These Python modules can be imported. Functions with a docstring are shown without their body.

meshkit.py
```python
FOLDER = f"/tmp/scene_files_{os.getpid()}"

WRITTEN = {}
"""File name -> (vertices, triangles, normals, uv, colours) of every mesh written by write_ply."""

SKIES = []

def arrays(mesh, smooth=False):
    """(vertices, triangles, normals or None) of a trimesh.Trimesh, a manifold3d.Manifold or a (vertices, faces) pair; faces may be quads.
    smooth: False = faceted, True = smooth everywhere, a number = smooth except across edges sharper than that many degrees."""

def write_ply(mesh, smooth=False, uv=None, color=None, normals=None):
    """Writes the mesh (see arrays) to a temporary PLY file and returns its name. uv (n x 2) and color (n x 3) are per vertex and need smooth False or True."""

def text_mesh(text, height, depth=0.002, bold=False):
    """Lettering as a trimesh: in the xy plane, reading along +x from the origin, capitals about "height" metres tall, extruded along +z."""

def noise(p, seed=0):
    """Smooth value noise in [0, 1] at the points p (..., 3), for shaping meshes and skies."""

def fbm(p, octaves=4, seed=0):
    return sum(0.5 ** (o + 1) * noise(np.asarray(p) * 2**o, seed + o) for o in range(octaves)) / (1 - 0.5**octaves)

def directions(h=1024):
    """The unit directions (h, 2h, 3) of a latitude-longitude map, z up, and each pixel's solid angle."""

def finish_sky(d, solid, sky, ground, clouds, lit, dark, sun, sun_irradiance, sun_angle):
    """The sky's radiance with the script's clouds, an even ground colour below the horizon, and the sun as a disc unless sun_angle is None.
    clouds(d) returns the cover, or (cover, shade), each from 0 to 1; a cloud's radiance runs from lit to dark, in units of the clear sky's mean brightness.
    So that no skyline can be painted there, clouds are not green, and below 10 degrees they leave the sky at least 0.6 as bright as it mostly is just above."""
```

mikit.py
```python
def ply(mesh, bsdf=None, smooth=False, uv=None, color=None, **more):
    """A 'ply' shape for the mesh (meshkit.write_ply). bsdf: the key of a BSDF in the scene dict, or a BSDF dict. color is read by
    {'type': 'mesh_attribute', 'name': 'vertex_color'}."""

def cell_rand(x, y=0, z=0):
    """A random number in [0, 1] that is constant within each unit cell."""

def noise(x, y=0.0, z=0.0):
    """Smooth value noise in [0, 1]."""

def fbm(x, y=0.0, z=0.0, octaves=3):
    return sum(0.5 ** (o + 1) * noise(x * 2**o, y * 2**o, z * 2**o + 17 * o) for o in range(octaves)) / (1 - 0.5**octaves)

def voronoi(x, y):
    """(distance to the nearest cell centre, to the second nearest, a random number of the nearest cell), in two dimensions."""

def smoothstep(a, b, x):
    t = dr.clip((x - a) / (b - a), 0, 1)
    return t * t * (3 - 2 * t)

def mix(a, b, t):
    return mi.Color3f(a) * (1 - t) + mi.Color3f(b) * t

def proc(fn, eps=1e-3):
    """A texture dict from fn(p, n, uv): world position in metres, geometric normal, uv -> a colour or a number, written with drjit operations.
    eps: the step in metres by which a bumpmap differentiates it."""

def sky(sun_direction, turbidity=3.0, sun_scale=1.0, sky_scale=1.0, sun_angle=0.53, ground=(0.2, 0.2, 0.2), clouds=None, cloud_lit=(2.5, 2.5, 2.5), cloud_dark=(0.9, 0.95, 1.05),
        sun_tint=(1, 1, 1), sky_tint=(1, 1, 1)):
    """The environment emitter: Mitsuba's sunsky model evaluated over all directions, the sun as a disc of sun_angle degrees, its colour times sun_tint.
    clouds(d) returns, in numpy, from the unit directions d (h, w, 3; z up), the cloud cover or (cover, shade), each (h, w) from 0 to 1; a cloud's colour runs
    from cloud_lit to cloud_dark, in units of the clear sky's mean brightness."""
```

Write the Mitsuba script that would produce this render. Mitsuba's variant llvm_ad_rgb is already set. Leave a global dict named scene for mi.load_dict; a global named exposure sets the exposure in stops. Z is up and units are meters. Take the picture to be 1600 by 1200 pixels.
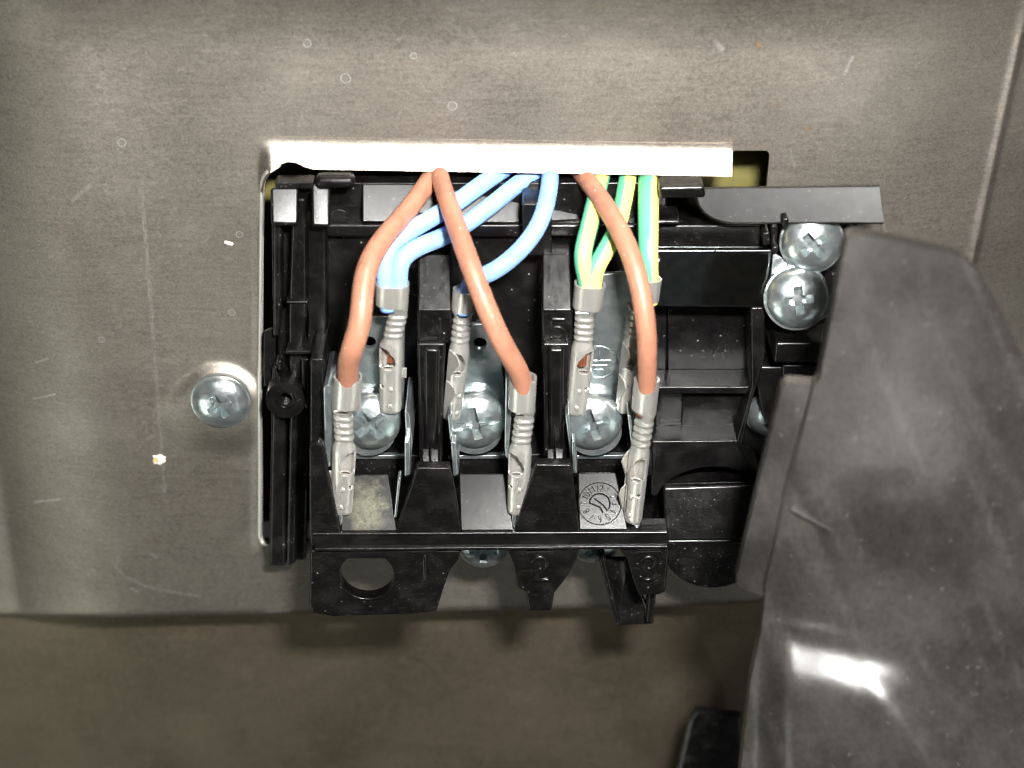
import math, random
import numpy as np, trimesh, shapely
from shapely.geometry import Polygon, Point, LineString
import manifold3d
from manifold3d import Manifold
import drjit as dr
import mitsuba as mi
import mikit, meshkit
from mikit import proc, noise, fbm, cell_rand, smoothstep, mix

T = mi.ScalarTransform4f
rng = random.Random(7)
scene, labels = {}, {}

# ------------------------------------------------------------------ camera, light, exposure
# the back of the appliance stands upright in the plane y = 0; x right, z up; lengths below in mm
TILT = math.radians(28.0)
FWD = np.array([0, math.cos(TILT), -math.sin(TILT)])
UP = np.array([0, math.sin(TILT), math.cos(TILT)])
AIM = np.array([0, -10.0, 0])
DIST = 300.0
EYE = AIM - DIST * FWD
scene['camera'] = {
    'type': 'thinlens',
    'fov': 2 * math.degrees(math.atan(800 / 3000)), 'fov_axis': 'x',
    'aperture_radius': 0.0026, 'focus_distance': 0.300,
    'near_clip': 0.01, 'far_clip': 20.0,
    'to_world': T().look_at(origin=(EYE / 1000).tolist(), target=(AIM / 1000).tolist(), up=[0, 0, 1]),
}
exposure = 0.0
# the camera's own flash, above and right of the lens
FLASH = EYE + np.array([40.0, 0, 0]) + UP * 50.0
scene['camera_flash'] = {
    'type': 'rectangle',
    'to_world': T().look_at(origin=(FLASH / 1000).tolist(), target=(AIM / 1000).tolist(), up=[0, 0, 1]) @ T().scale([0.017, 0.009, 1]),
    'bsdf': {'type': 'diffuse', 'reflectance': {'type': 'rgb', 'value': 0.3}},
    'emitter': {'type': 'area', 'radiance': {'type': 'rgb', 'value': [1450, 1422, 1372]}},
}
labels['camera_flash'] = {'label': 'small rectangular photo flash beside the lens, behind the viewer', 'category': 'flash'}
# added light panel, low and far left, for the greenish glow on the sheet
scene['added_light'] = {
    'type': 'rectangle',
    'to_world': T().look_at(origin=[-0.96, -0.92, -0.72], target=[0, 0, 0], up=[0, 0, 1]) @ T().scale([0.28, 0.4, 1]),
    'bsdf': {'type': 'diffuse', 'reflectance': {'type': 'rgb', 'value': 0.3}},
    'emitter': {'type': 'area', 'radiance': {'type': 'rgb', 'value': [2.2, 2.4, 2.1]}},
}
labels['added_light'] = {'label': 'added light panel, low and far to the left out of the picture', 'category': 'window'}
scene['added_light_001'] = {  # added light panel at the right, to brighten the window's left rim
    'type': 'rectangle',
    'to_world': T().look_at(origin=[0.78, -1.03, -0.70], target=[0, 0, 0], up=[0, 0, 1]) @ T().scale([0.22, 0.35, 1]),
    'bsdf': {'type': 'diffuse', 'reflectance': {'type': 'rgb', 'value': 0.3}},
    'emitter': {'type': 'area', 'radiance': {'type': 'rgb', 'value': [1.2, 1.24, 1.2]}},
}
labels['added_light_001'] = {'label': 'second added light panel, low and far to the right out of the picture', 'category': 'window'}
scene['room_light'] = {'type': 'constant', 'radiance': {'type': 'rgb', 'value': [0.022, 0.023, 0.022]}}

# ------------------------------------------------------------------ materials
def mm(p):
    return p.x * 1000.0, p.y * 1000.0, p.z * 1000.0

def specks(a, b, c, size, share, rad):
    u, v, w = a / size, b / size, c / size
    r = cell_rand(u, v, w)
    du, dv, dw = u - dr.floor(u) - 0.5, v - dr.floor(v) - 0.5, w - dr.floor(w) - 0.5
    d = dr.sqrt(du * du + dv * dv + dw * dw)
    return dr.select(r < share, smoothstep(rad, rad * 0.5, d), 0.0)

def sheet_xz(px, py):
    """where on the sheet (y = 0) a mark of the photograph lies"""
    r = FWD + np.array([1.0, 0, 0]) * (px - 800) / 3000 + UP * (600 - py) / 3000
    q = EYE + r * (-EYE[1] / r[1])
    return float(q[0]), float(q[2])

SCRATCH = [(*sheet_xz(a, b), *sheet_xz(c, d), w, o) for a, b, c, d, w, o in (
    (47, 635, 85, 620, 0.22, 0.7), (47, 802, 89, 789, 0.25, 0.8), (115, 310, 142, 287, 0.5, 0.35), (52, 575, 72, 565, 0.25, 0.6),
    (185, 870, 181, 886, 0.4, 0.25), (181, 886, 196, 901, 0.4, 0.3), (196, 901, 226, 915, 0.4, 0.3), (226, 915, 270, 926, 0.4, 0.35), (270, 926, 312, 932, 0.4, 0.4),
    (205, 918, 216, 925, 0.25, 0.7), (415, 957, 452, 955, 0.5, 0.6), (1322, 120, 1334, 94, 0.4, 0.55), (1118, 66, 1128, 78, 0.6, 0.5), (1236, 236, 1242, 262, 0.3, 0.2), (620, 62, 634, 56, 0.3, 0.3), (236, 866, 246, 870, 0.6, 0.35))]
RINGS = [(*sheet_xz(a, b), r) for a, b, r in ((480, 68, 0.55), (540, 123, 0.7), (707, 166, 0.65), (374, 367, 0.5), (362, 489, 0.5), (160, 528, 0.45), (191, 222, 0.6), (646, 88, 0.45))]
RUST = [(*sheet_xz(a, b), r) for a, b, r in ((1186, 72, 0.5), (1132, 74, 0.3), (1266, 204, 0.35), (905, 268, 0.5), (1218, 166, 0.25), (98, 357, 0.3))]

def steel_color(p, n, uv):
    x, y, z = mm(p)
    g = 0.4 * noise(x * 2.1, z * 3.1, y * 2) + 0.6 * noise(x * 4.4, z * 5.4, 3)
    streak = fbm(x * 0.25, z * 3.0, 5, 3)
    cloud = fbm(x * 0.06, z * 0.07, 1, 4)
    c = mix([0.205, 0.18, 0.15], [0.60, 0.545, 0.475], dr.clip(0.50 * g + 0.18 * streak + 0.55 * cloud - 0.17, 0, 1))
    sp = specks(x, z, 0.5, 0.55, 0.13, 0.30) * 0.42 + specks(x + 3, z + 1, 0.5, 1.3, 0.07, 0.17) * 0.8 + specks(x + 31, z + 7, 0.5, 6.1, 0.05, 0.08)
    c = mix(c, [0.72, 0.70, 0.66], dr.clip(sp, 0, 1))
    s = mi.Float(0)
    ln = noise(x * 3, z * 3, 9)
    for x0, z0, x1, z1, w, o in SCRATCH:
        dx, dz = x1 - x0, z1 - z0
        t = dr.clip(((x - x0) * dx + (z - z0) * dz) / (dx * dx + dz * dz), 0, 1)
        d = dr.sqrt(dr.square(x - x0 - t * dx) + dr.square(z - z0 - t * dz))
        s = dr.maximum(s, smoothstep(w, w * 0.2, d) * o * (0.35 + 0.75 * ln))
    for x0, z0, r in RINGS:
        d = dr.sqrt(dr.square(x - x0) + dr.square(z - z0))
        s = dr.maximum(s, smoothstep(0.16, 0.03, dr.abs(d - r)) * 0.55 + smoothstep(r, 0, d) * 0.12)
    for x0, z0, r in RUST:
        d = dr.sqrt(dr.square(x - x0) + dr.square(z - z0)) + 0.3 * (ln - 0.5)
        c = mix(c, [0.50, 0.30, 0.13], smoothstep(r, r * 0.4, d) * 0.75)
    scuff = smoothstep(0.5, 0.1, dr.abs(x + 57.5 - 0.02 * z)) * smoothstep(-32, -22, z) * smoothstep(36, 20, z) * noise(x * 4, z * 1.3, 2)
    return mix(c, [0.8, 0.79, 0.75], dr.clip(s + 0.4 * scuff, 0, 0.9)) * 0.83

def steel_rough(p, n, uv):
    x, y, z = mm(p)
    return 0.44 + 0.09 * noise(x * 2.1, z * 3.3, 4) + 0.06 * fbm(x * 0.1, z * 0.13, 8, 3)

def steel_bump(p, n, uv):
    x, y, z = mm(p)
    return noise(x * 3.0, z * 4.5, y * 3) + 0.5 * noise(x * 7, z * 8.0, y * 7)

def black_color(p, n, uv):
    x, y, z = mm(p)
    sp = specks(x, y, z, 0.36, 0.06, 0.34) * 0.6 + specks(x + 11.3, y + 5.1, z + 3.7, 0.9, 0.05, 0.22)
    dust = smoothstep(0.40, 0.75, fbm(x * 0.35, y * 0.35, z * 0.35, 4))
    c = mix([0.003, 0.0027, 0.0027], [0.009, 0.0082, 0.008], dust)
    return mix(c, [0.34, 0.33, 0.32], dr.clip(sp, 0, 1) * (0.15 + 0.6 * dust))

def black_rough(p, n, uv):
    x, y, z = mm(p)
    return 0.20 + 0.16 * fbm(x * 1.8, y * 0.8, z * 0.8, 3)

def black_bump(p, n, uv):
    x, y, z = mm(p)
    g = specks(x, y, z, 0.42, 0.16, 0.42) + specks(x + 7.7, y + 3.1, z + 1.3, 0.3, 0.10, 0.42) * 0.6
    return 0.10 * noise(x * 4.2, y * 4.2, z * 4.2) + g

def yellow_patch_color(p, n, uv):  # mottled yellowish patch over the black of the first bay floor
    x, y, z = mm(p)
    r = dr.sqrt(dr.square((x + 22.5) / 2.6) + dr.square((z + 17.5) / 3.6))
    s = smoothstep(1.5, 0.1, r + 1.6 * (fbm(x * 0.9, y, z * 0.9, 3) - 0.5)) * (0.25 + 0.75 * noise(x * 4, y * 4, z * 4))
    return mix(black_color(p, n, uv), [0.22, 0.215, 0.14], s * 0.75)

def cover_color(p, n, uv):
    x, y, z = mm(p)
    d = fbm(x * 0.09, y * 0.1, z * 0.08, 4)
    d2 = fbm(x * 0.6, y * 0.6, z * 0.35 + x * 0.2, 3)
    sp = specks(x, y, z, 0.7, 0.03, 0.24) * 0.4
    g = 0.5 * noise(x * 2.3, y * 2.3, z * 1.6) + 0.5 * noise(x * 4.7, y * 4.7, z * 4.1)
    st = smoothstep(0.60, 0.80, noise(x * 0.5 + z * 0.25, z * 0.06 + 3, 7)) * noise(x * 5, z * 0.6, 2)
    c = mix([0.014, 0.013, 0.0125], [0.050, 0.045, 0.041], dr.clip(smoothstep(0.3, 0.75, d) * 0.5 + 0.35 * d2 + 0.65 * g - 0.4 + 0.4 * st, 0, 1))
    return mix(c, [0.3, 0.28, 0.25], dr.clip(sp, 0, 1))

def zinc_color(p, n, uv):
    x, y, z = mm(p)
    w = fbm(x * 0.8, y * 0.8, z * 0.8, 3)
    return mix([0.58, 0.66, 0.68], [0.78, 0.84, 0.84], smoothstep(0.3, 0.7, w))

def zinc_rough(p, n, uv):
    x, y, z = mm(p)
    return 0.17 + 0.2 * fbm(x * 1.6, y * 1.6, z * 1.6, 3)

def zinc_bump(p, n, uv):
    x, y, z = mm(p)
    return fbm(x * 1.4, y * 1.4, z * 1.4, 2)

def olive_color(p, n, uv):
    x, y, z = mm(p)
    return mix([0.10, 0.085, 0.022], [0.27, 0.245, 0.085], fbm(x * 0.09, y * 0.1, z * 0.12, 3))

def rgb(*c):
    return {'type': 'rgb', 'value': list(c)}

def bumped(b, fn, scale, eps):
    return {'type': 'bumpmap', 'bump': proc(fn, eps), 'scale': scale, 'bsdf': b}

scene['steel'] = bumped({'type': 'principled', 'base_color': proc(steel_color), 'metallic': 0.96, 'roughness': proc(steel_rough), 'specular': 0.5}, steel_bump, 0.000010, 2e-5)
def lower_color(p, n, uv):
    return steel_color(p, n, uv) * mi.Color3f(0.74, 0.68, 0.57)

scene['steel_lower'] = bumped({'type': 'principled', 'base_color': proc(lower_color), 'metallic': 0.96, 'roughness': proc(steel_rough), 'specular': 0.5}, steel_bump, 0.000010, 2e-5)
scene['black'] = bumped({'type': 'principled', 'base_color': proc(black_color), 'roughness': proc(black_rough), 'specular': 0.5}, black_bump, 0.000040, 1.5e-5)
scene['cover_black'] = {'type': 'principled', 'base_color': proc(cover_color), 'roughness': 0.33, 'specular': 0.5}
scene['zinc'] = bumped({'type': 'principled', 'base_color': proc(zinc_color), 'metallic': 0.92, 'roughness': proc(zinc_rough), 'specular': 0.5}, zinc_bump, 0.00004, 4e-5)
scene['black_gloss'] = {'type': 'principled', 'base_color': proc(black_color), 'roughness': 0.25, 'specular': 0.6}
scene['black_satin'] = {'type': 'principled', 'base_color': proc(black_color), 'roughness': 0.31, 'specular': 0.5}
scene['black_yellow_patch'] = {'type': 'principled', 'base_color': proc(yellow_patch_color), 'roughness': 0.26, 'specular': 0.6}
scene['zinc_polished'] = bumped({'type': 'principled', 'base_color': proc(zinc_color), 'metallic': 1.0, 'roughness': 0.12, 'specular': 0.5}, zinc_bump, 0.00001, 4e-5)
scene['tin'] = bumped({'type': 'principled', 'base_color': rgb(0.66, 0.64, 0.59), 'metallic': 0.72, 'roughness': 0.32, 'specular': 0.5}, zinc_bump, 0.00006, 4e-5)
scene['copper'] = {'type': 'principled', 'base_color': rgb(0.42, 0.15, 0.075), 'metallic': 0.7, 'roughness': 0.4}
def grime(a, b):
    def fn(p, n, uv):
        x, y, z = mm(p)
        c = mix(a, b, smoothstep(0.45, 0.75, fbm(x * 0.35, y * 0.35, z * 0.35, 4)) * 0.8)
        c = mix(c, [0.75, 0.70, 0.66], specks(x, y, z, 0.8, 0.04, 0.3) * 0.45)
        return mix(c, [0.10, 0.07, 0.05], specks(x + 3, y, z + 9, 1.1, 0.03, 0.25) * 0.5)
    return proc(fn)

scene['pvc_brown'] = {'type': 'principled', 'base_color': grime([0.42, 0.19, 0.12], [0.33, 0.145, 0.09]), 'roughness': 0.42, 'specular': 0.5}
scene['pvc_blue'] = {'type': 'principled', 'base_color': grime([0.27, 0.46, 0.86], [0.21, 0.385, 0.77]), 'roughness': 0.40, 'specular': 0.5}
scene['pvc_stripe'] = {'type': 'principled', 'base_color': {'type': 'mesh_attribute', 'name': 'vertex_color'}, 'roughness': 0.34, 'specular': 0.5}
scene['olive'] = {'type': 'principled', 'base_color': proc(olive_color), 'metallic': 0.5, 'roughness': 0.45}
scene['rust'] = {'type': 'principled', 'base_color': rgb(0.55, 0.34, 0.17), 'roughness': 0.8}
scene['paint_white'] = {'type': 'principled', 'base_color': rgb(0.72, 0.66, 0.58), 'roughness': 0.7}

# ------------------------------------------------------------------ helpers
def ray(px, py):
    return FWD + np.array([1.0, 0, 0]) * (px - 800) / 3000 + UP * (600 - py) / 3000

def V(px, py, y):
    """the point of the upright plane at depth y seen at a pixel of the 1600 x 1200 photograph"""
    r = ray(px, py)
    return EYE + r * ((y - EYE[1]) / r[1])

def PL(px, py, p0, n):
    r = ray(px, py)
    return EYE + r * (np.dot(np.asarray(p0) - EYE, n) / np.dot(r, n))

def elev(deg):
    """normal that faces the viewer and rises by deg"""
    a = math.radians(deg)
    return np.array([0, -math.cos(a), math.sin(a)])

def numbered(key):
    if key not in scene and not any(k.startswith(key + '__') for k in scene):
        return key
    i = 1
    while True:
        k = f'{key}_{i:03d}'
        if k not in scene and not any(q.startswith(k + '__') for q in scene):
            return k
        i += 1

def to_vf(m):
    if isinstance(m, Manifold):
        q = m.to_mesh()
        return np.array(q.vert_properties[:, :3], float), np.array(q.tri_verts)
    if isinstance(m, trimesh.Trimesh):
        return np.array(m.vertices, float), np.array(m.faces)
    return np.asarray(m[0], float), np.asarray(m[1])

def add(key, m, mat, smooth=False, label=None, color=None, kind=None, cat=None, group=None):
    key = numbered(key)
    v, f = to_vf(m)
    scene[key] = mikit.ply((v * 0.001, f), mat, smooth=smooth, color=color)
    d = {k: x for k, x in (('label', label), ('category', cat), ('kind', kind), ('group', group)) if x}
    if d:
        labels[key] = d
    return key

def thing(key, label, cat, group=None):
    key = numbered(key)
    labels[key] = {'label': label, 'category': cat}
    if group:
        labels[key]['group'] = group
    return key

_s = [np.array(v, float) for v in ((1, 0, 0), (-1, 0, 0), (0, 1, 0), (0, -1, 0), (0, 0, 1), (0, 0, -1))]
_q = 1 / math.sqrt(2)
_t = 1 / math.sqrt(3)
SPH = np.array(_s + [np.array(v) * _q for v in ((1, 1, 0), (1, -1, 0), (-1, 1, 0), (-1, -1, 0), (1, 0, 1), (1, 0, -1), (-1, 0, 1), (-1, 0, -1), (0, 1, 1), (0, 1, -1), (0, -1, 1), (0, -1, -1))]
               + [np.array((a, b, c)) * _t for a in (1, -1) for b in (1, -1) for c in (1, -1)])

def rhull(pts, b=0.0):
    pts = np.asarray(pts, float)
    if b > 0:
        c = pts.mean(0)
        q = pts.copy()
        for k in range(3):                       # shrink the box by b so that the rounded solid keeps its size
            q[:, k] = np.where(pts[:, k] > c[k], np.maximum(pts[:, k] - b, c[k]), np.minimum(pts[:, k] + b, c[k]))
        pts = (q[:, None] + SPH[None] * b).reshape(-1, 3)
    return Manifold.hull_points(pts)

def union(ms):
    return Manifold.batch_boolean(ms, manifold3d.OpType.Add)

def tris(poly):
    out = []
    for g in getattr(poly, 'geoms', [poly]):
        if g.is_empty:
            continue
        v, f = trimesh.creation.triangulate_polygon(g, engine='earcut')
        out += [v[t] for t in f]
    return out

def xz_prism(poly, yf, yb, b=0.25):
    """polygon in (x, z), solid from depth yf (front) to yb, all edges rounded by b"""
    if b > 0:
        e = poly.buffer(-b, join_style='mitre')
        if e.is_empty or (yb - yf) < 2 * b:
            b = min(b, (yb - yf) / 2.2) * 0.4
            e = poly.buffer(-b, join_style='mitre')
    else:
        e = poly
    ms = []
    for t in tris(e):
        a = shapely.Polygon(t).area
        if a < 1e-5:
            continue
        p = np.array([[x, y, z] for x, z in t for y in (yf + b, yb - b)])
        if b > 0:
            p = (p[:, None] + SPH[None] * b).reshape(-1, 3)
        ms.append(Manifold.hull_points(p))
    return union(ms) if len(ms) > 1 else ms[0]

def poly_at(pxs, y):
    return Polygon([(lambda v: (v[0], v[2]))(V(a, c, y)) for a, c in pxs]).buffer(0)

def block(pxs, yf, yb, b=0.25):
    return xz_prism(poly_at(pxs, yf), yf, yb, b)

def box(c0, c1, b=0.0):
    (x0, y0, z0), (x1, y1, z1) = c0, c1
    return rhull([(x, y, z) for x in (x0, x1) for y in (y0, y1) for z in (z0, z1)], b)

def slab(corners, n, t, b=0.2):
    """corners on a plane; thickness t behind it (against the normal n)"""
    c = np.asarray(corners, float)
    n = np.asarray(n, float)
    if b > 0:
        m = c.mean(0)
        d = (c - m)
        c = m + d * (1 - b / np.maximum(np.linalg.norm(d, axis=1, keepdims=True), 1e-6) * 1.3)
        p = np.vstack([c - n * b, c - n * (t - b)])
        return Manifold.hull_points((p[:, None] + SPH[None] * b).reshape(-1, 3))
    return Manifold.hull_points(np.vstack([c, c - n * t]))

def cyl_y(x, z, r, y0, y1, n=40, r2=None):
    a = np.arange(n) * 2 * math.pi / n
    r2 = r if r2 is None else r2
    return Manifold.hull_points(np.vstack([np.c_[x + r * np.cos(a), np.full(n, y0), z + r * np.sin(a)], np.c_[x + r2 * np.cos(a), np.full(n, y1), z + r2 * np.sin(a)]]))

def frame(axis, hint):
    w = np.asarray(axis, float) / np.linalg.norm(axis)
    u = np.asarray(hint, float) - np.dot(hint, w) * w
    u /= np.linalg.norm(u)
    return u, np.cross(w, u), w

def spline(pts, n):
    from scipy.interpolate import CubicSpline
    p = np.asarray(pts, float)
    d = np.r_[0, np.cumsum(np.linalg.norm(np.diff(p, axis=0), axis=1) ** 0.7)]
    return CubicSpline(d, p, bc_type='natural')(np.linspace(0, d[-1], n))

def tube(path, r, sides=28, twist=0.0, phase=0.0, stripe=None):
    """swept tube with capped ends; with stripe, also a colour per vertex"""
    p = np.asarray(path, float)
    n = len(p)
    rr = np.broadcast_to(np.asarray(r, float), (n,))
    t = np.gradient(p, axis=0)
    t /= np.linalg.norm(t, axis=1, keepdims=True)
    u = np.array([1.0, 0, 0]) if abs(t[0][0]) < 0.9 else np.array([0, 0, 1.0])
    rings, cols = [], []
    ang = np.arange(sides) * 2 * math.pi / sides
    for i in range(n):
        u = u - np.dot(u, t[i]) * t[i]
        u /= np.linalg.norm(u)
        w = np.cross(t[i], u)
        rings.append(p[i] + rr[i] * (np.cos(ang)[:, None] * u + np.sin(ang)[:, None] * w))
        if stripe:
            a = (ang + phase + twist * i / n) % math.pi
            k = (np.abs(a - math.pi / 2) < stripe[2])[:, None]
            cols.append(np.where(k, stripe[1], stripe[0]))
    v = np.vstack(rings + [p[:1], p[-1:]])
    f = []
    for i in range(n - 1):
        for j in range(sides):
            a, b2 = i * sides + j, i * sides + (j + 1) % sides
            f += [(a, b2, b2 + sides), (a, b2 + sides, a + sides)]
    for j in range(sides):
        f += [(n * sides, (j + 1) % sides, j), (n * sides + 1, (n - 1) * sides + j, (n - 1) * sides + (j + 1) % sides)]
    f = np.array(f)
    if stripe:
        return v, f, np.vstack(cols + [cols[0][:1], cols[-1][:1]])
    return v, f

def loft(rings):
    """closed solid through rings of equal point count"""
    n, s = len(rings), len(rings[0])
    v = np.vstack(list(rings) + [np.mean(rings[0], 0)[None], np.mean(rings[-1], 0)[None]])
    f = []
    for i in range(n - 1):
        for j in range(s):
            a, b2 = i * s + j, i * s + (j + 1) % s
            f += [(a, b2 + s, b2), (a, a + s, b2 + s)]
    for j in range(s):
        f += [(n * s, j, (j + 1) % s), (n * s + 1, (n - 1) * s + (j + 1) % s, (n - 1) * s + j)]
    m = Manifold(manifold3d.Mesh(np.asarray(v, np.float32), np.asarray(f, np.uint32)))
    if m.volume() < 0:
        m = Manifold(manifold3d.Mesh(np.asarray(v, np.float32), np.asarray(f, np.uint32)[:, ::-1].copy()))
    return m

def place(m, o, u, v, w):
    """local x, y, z to the axes u, v, w at o"""
    return m.transform(np.c_[u, v, w, o])

def _arc(cx, cz, rx, rz, a0, a1, n=14):
    return [(cx + rx * math.cos(math.radians(q_)), cz + rz * math.sin(math.radians(q_))) for q_ in np.linspace(a0, a1, n)]

FIGURES = {
    '0': [_arc(0, 0, 0.55, 1.0, 90, 450, 20)],
    '6': [_arc(0.1, 0.2, 0.6, 0.85, 80, 200, 8) + _arc(0, -0.45, 0.52, 0.52, 170, 530, 16)],
    '7': [[(-0.5, 1.0), (0.55, 1.0), (-0.15, -1.0)]],
    '8': [_arc(0, 0.5, 0.45, 0.48, 90, 450, 16), _arc(0, -0.5, 0.55, 0.5, 90, 450, 16)],
    '9': [_arc(0, 0.45, 0.52, 0.52, 0, 360, 16) + [(0.5, 0.3), (0.25, -1.0)]],
    '1': [[(-0.45, 0.55), (0.1, 1.0), (0.1, -1.0)]],
    '2': [_arc(0, 0.42, 0.55, 0.56, 165, -30) + [(-0.58, -1.0), (0.6, -1.0)]],
    '3': [_arc(-0.02, 0.48, 0.52, 0.5, 150, -88) + _arc(-0.02, -0.5, 0.58, 0.5, 88, -150)],
    '4': [[(0.25, -1.0), (0.25, 1.0), (-0.62, -0.35), (0.65, -0.35)]],
    '5': [[(0.5, 1.0), (-0.42, 1.0), (-0.5, 0.12)] + _arc(-0.02, -0.32, 0.56, 0.62, 140, -150)],
}

def numeral(text, px, py, yf, height, depth=0.3, bold=True):
    """raised rounded lettering standing on an upright face at depth yf"""
    c = V(px, py, yf)
    ms = []
    for line in FIGURES[text]:
        p = np.array(line) * height / 2
        q_ = []
        for a_, b_ in zip(p[:-1], p[1:]):
            q_.append(Manifold.batch_hull([Manifold.sphere(height * 0.1, 16).translate([c[0] + t_[0], yf + 0.05, c[2] + t_[1]]) for t_ in (a_, b_)]))
        ms += q_
    return union(ms)

def screw_head(px, py, y, r, h=2.4, up=0.0, spin=0.0, flange=0.0, cross=1.0, slot=False, yb=None):
    """pan head with a cross recess, its front centre at the pixel; up: how far its axis rises"""
    c = V(px, py, y)
    prof = [(0, 0), (r * 0.35, -0.06 * h), (r * 0.62, -0.2 * h), (r * 0.82, -0.42 * h), (r * 0.95, -0.68 * h), (r, -0.92 * h), (r, -h)]
    if flange:
        prof += [(r + flange, -h * 1.02), (r + flange, -h - 0.9)]
    else:
        prof += [(r * 0.97, -h - 0.3)]
    a = np.arange(56) * 2 * math.pi / 56
    rings = [np.c_[max(q, 0.01) * np.cos(a), max(q, 0.01) * np.sin(a), np.full(56, zz)] for q, zz in prof]
    m = loft(rings)
    L, w = r * 0.62 * cross, r * 0.16
    cut = []
    for k in range(2):
        arm = [(sx * L * (1 if zz > -1 else 0.42), sy * w * (1 if zz > -1 else 0.7), zz) for sx in (-1, 1) for sy in (-1, 1) for zz in (1.0, -h * 0.85)]
        q = Manifold.hull_points(np.array(arm)).rotate([0, 0, spin + 90 * k])
        cut.append(q)
    if slot:
        q = box((-r * 1.2, -w * 0.9, -h * 0.5), (r * 1.2, w * 0.9, 2)).rotate([0, 0, spin])
        cut.append(q)
    m = m - union(cut)
    n = elev(up)
    u = np.array([1.0, 0, 0])
    return place(m, c, u, np.cross(n, u), n)

# ------------------------------------------------------------------ the back panel
def hinge_z(x):
    a, b = V(440, 214, 0), V(1146, 226, 0)
    return a[2] + (x - a[0]) * (b[2] - a[2]) / (b[0] - a[0])

win_px = [(411, 320), (412, 292), (416, 276), (425, 263), (440, 254), (440, 214), (1146, 226), (1146, 240), (1149, 237), (1199, 238), (1203, 243), (1202, 260), (1198, 300), (1196, 840), (1190, 850), (418, 846), (409, 838), (408, 800)]
window = poly_at(win_px, 0)
boss_c = V(346, 624, 0)
cr0, cr1 = V(1597, 150, 0), V(1535, 432, 0)
crd = (cr1 - cr0)[[0, 2]]
crd /= np.linalg.norm(crd)
crn = np.array([-crd[1], crd[0]])
if crn[0] < 0:
    crn = -crn
bot_l, bot_r = V(0, 975, 0), V(800, 962, 0)

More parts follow.
